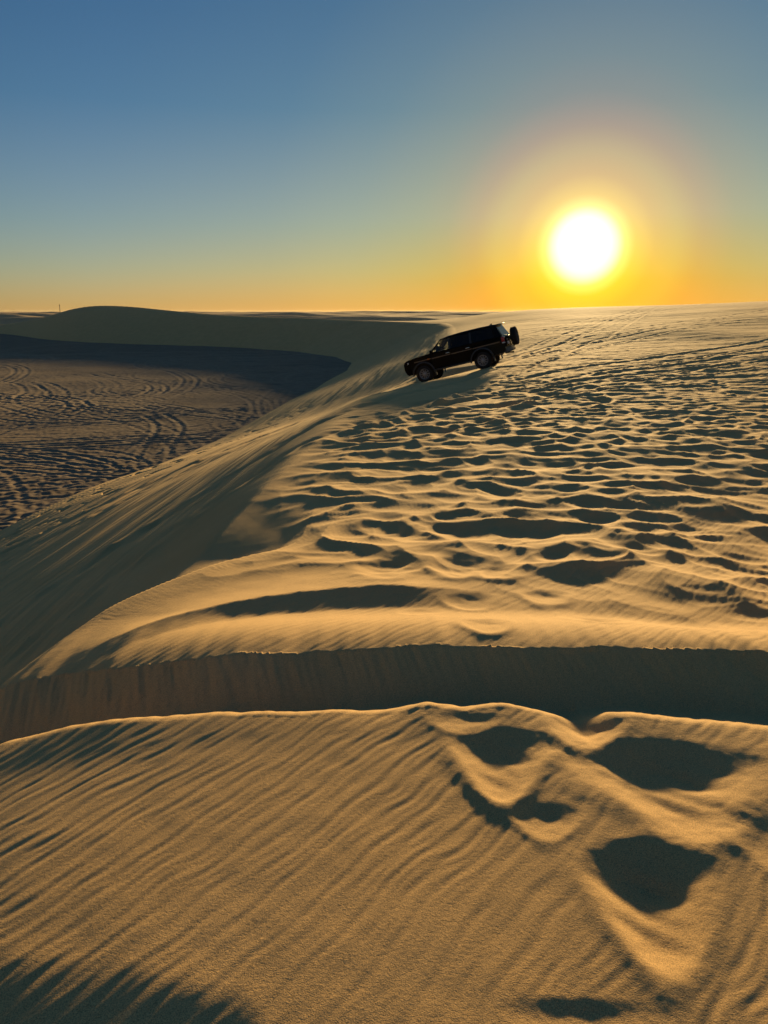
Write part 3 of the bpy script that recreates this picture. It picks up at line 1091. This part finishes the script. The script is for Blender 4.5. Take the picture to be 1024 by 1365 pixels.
# bumpers, grille
bm = bmesh.new()
prism(bm, [(x, y, .46) for x, y in ((2.05, -.93), (2.30, -.84), (2.43, -.5), (2.46, 0), (2.43, .5), (2.30, .84), (2.05, .93), (2.05, .6), (2.05, -.6))], (0, 0, .30))
bmesh.ops.bevel(bm, geom=[e for e in bm.edges if abs(e.verts[0].co.z - e.verts[1].co.z) < .01 and e.verts[0].co.x > 2.2], offset=.05, segments=2, affect='EDGES')
fb = mesh_obj('front_bumper', bm, M_PAINT, car)
for s_ in (-1, 1):
    bm = bmesh.new()
    lathe(bm, [(.055, 0), (.05, .02), (.0001, .03)], 16, 'X', (2.39, s_ * .62, .60))
    mesh_obj('fog_lamp', bm, M_LAMP, fb)
bm = bmesh.new()
prism(bm, [(x, y, .50) for x, y in ((-2.30, -.93), (-2.56, -.88), (-2.66, -.5), (-2.67, 0), (-2.66, .5), (-2.56, .88), (-2.30, .93), (-2.3, 0))], (0, 0, .24))
bmesh.ops.bevel(bm, geom=[e for e in bm.edges if abs(e.verts[0].co.z - e.verts[1].co.z) < .01 and e.verts[0].co.x < -2.4], offset=.04, segments=2, affect='EDGES')
mesh_obj('rear_bumper', bm, M_TRIM, car)
bm = bmesh.new()
tube(bm, [(-2.60, 0, .55), (-2.78, 0, .55)], .028, 8)
box(bm, (-2.79, 0, .60), (.05, .05, .10), None, .012)
mesh_obj('tow_hitch', bm, M_TRIM, car)
bm = bmesh.new()
tube(bm, [(-2.2, -.55, .46), (-2.5, -.55, .44), (-2.62, -.55, .42)], .035, 10)
mesh_obj('exhaust_pipe', bm, M_TRIM, car)
gr_ = bmesh.new()
box(gr_, (2.40, 0, .94), (.05, .98, .20), None, .015)
grille = mesh_obj('grille', gr_, M_TRIM, car)
for k in range(3):
    bm = bmesh.new()
    box(bm, (2.435, 0, .885 + .055 * k), (.02, .92, .018), None, .004)
    mesh_obj('grille_bar', bm, M_CHROME, grille)
bm = bmesh.new()
box(bm, (0, 0, .50), (4.3, 1.0, .14), None, .03)
mesh_obj('underbody', bm, M_TRIM, car)

# wheels
def tyre_mesh():
    bm = bmesh.new()
    lathe(bm, [(.245, -.13), (.30, -.138), (.365, -.132), (.392, -.115), (.405, -.085), (.405, .085), (.392, .115), (.365, .132), (.30, .138), (.245, .13)], 40)
    bm.faces.ensure_lookup_table()
    for f in [f for f in bm.faces if len(f.verts) > 4]:
        bm.faces.remove(f)
    for i in range(40):                       # tread blocks
        a = 2 * math.pi * i / 40
        for t in (-.075, 0.0, .075):
            aa = a + (.08 if t == 0 else 0)
            box(bm, (.404 * math.cos(aa), t, .404 * math.sin(aa)), (.018, .055, .042), Matrix.Rotation(-aa, 3, 'Y'))
    return bm


def rim_mesh():
    bm = bmesh.new()
    lathe(bm, [(.252, -.125), (.245, -.10), (.225, -.06), (.225, .06), (.240, .10), (.256, .128), (.246, .134), (.232, .115), (.205, .075)], 40)
    bm.faces.ensure_lookup_table()
    for f in [f for f in bm.faces if len(f.verts) > 4]:
        bm.faces.remove(f)
    lathe(bm, [(.072, .02), (.072, .112), (.055, .125), (.0001, .128)], 24)
    for i in range(10):
        a = 2 * math.pi * i / 10
        box(bm, (.14 * math.cos(a), .085, .14 * math.sin(a)), (.17, .028, .038), Matrix.Rotation(-a, 3, 'Y'), .006, 1)
    return bm


def brake_mesh():
    bm = bmesh.new()
    lathe(bm, [(.221, .0), (.221, .014), (.0001, .016)], 30)
    return bm


tyre_o = rim_o = disc_o = None
for cx in (FA, RA):
    for s_ in (1, -1):
        w = bpy.data.objects.new('wheel', None)
        link(w, car)
        w.location = (cx, s_ * .83, WR - .012)
        w.rotation_euler = (0, R(23 * cx), 0 if s_ > 0 else math.pi)
        if tyre_o is None:
            tyre_o = mesh_obj('tyre', tyre_mesh(), M_TYRE, w)
            rim_o = mesh_obj('rim', rim_mesh(), M_RIM, w)
            disc_o = mesh_obj('brake_disc', brake_mesh(), M_TRIM, w)
        else:
            for src in (tyre_o, rim_o, disc_o):
                link(src.copy(), w).parent = w
sw = bpy.data.objects.new('spare_wheel', None)
link(sw, car)
sw.location = (-2.86, -.12, 1.13)
sw.rotation_euler = (0, 0, math.pi / 2)
for src in (tyre_o, rim_o):
    cp = link(src.copy(), sw)
    cp.material_slots[0].link = 'OBJECT'
    cp.material_slots[0].material = M_TYRE if src is tyre_o else M_TRIM
bm = bmesh.new()
box(bm, (-2.69, -.12, 1.1), (.18, .16, .16), None, .02)
tube(bm, [(-2.66, -.12, 1.06), (-2.66, -.60, .80), (-2.62, -.78, .68)], .035, 8)
mesh_obj('spare_wheel_carrier', bm, M_TRIM, car)

fwd = Vector((car_head[0], car_head[1], -math.tan(R(CAR_PITCH)))).normalized()
lft = Vector((car_left[0], car_left[1], math.tan(R(CAR_ROLL))))
up = fwd.cross(lft).normalized()
lft = up.cross(fwd).normalized()
mw = Matrix((fwd, lft, up)).transposed().to_4x4()
mw.translation = Vector((CAR_X, CAR_Y, CAR_H + CZ)) - up * .015
car.matrix_world = mw

# ------------------------------------------------------------------ marker pole on the crest of the dune behind
px_, py_ = polar(88, 277.0)
hz_ = float(dune_height(np.array([px_]), np.array([py_]))[0])
bm = bmesh.new()
lathe(bm, [(.11, -1.0), (.10, 0.0), (.085, 2.1), (.14, 2.12), (.14, 2.45), (.085, 2.47), (.08, 2.75), (.0001, 2.8)], 12, 'Z')
mp = mesh_obj('marker_pole', bm, M_POLE)
mp.location = (px_, py_, hz_ + CZ)
tag(mp, 'thin dark marker pole standing alone on the crest of the shaded background dune', 'pole')

# ------------------------------------------------------------------ dusty air
bm = bmesh.new()
zlo, zhi = float(min(zd.min(), -13.5)) + CZ - 1.0, CZ + 9.0
box(bm, (0, 0, (zlo + zhi) / 2), (18600, 18600, zhi - zlo))
M_AIR = bpy.data.materials.new('dusty_air')
M_AIR.use_nodes = True
an, al_ = M_AIR.node_tree.nodes, M_AIR.node_tree.links
an.clear()
vol = N(an, 'ShaderNodeVolumePrincipled')
vol.inputs['Color'].default_value = (.92, .86, .76, 1)
vol.inputs['Density'].default_value = 1.1e-5
vol.inputs['Anisotropy'].default_value = .55
ao = N(an, 'ShaderNodeOutputMaterial')
al_.new(vol.outputs[0], ao.inputs['Volume'])
hz_o = mesh_obj('haze', bm, M_AIR, None, False)
tag(hz_o, 'thin dusty air over the dunes, paling the far ones', 'haze', 'stuff')
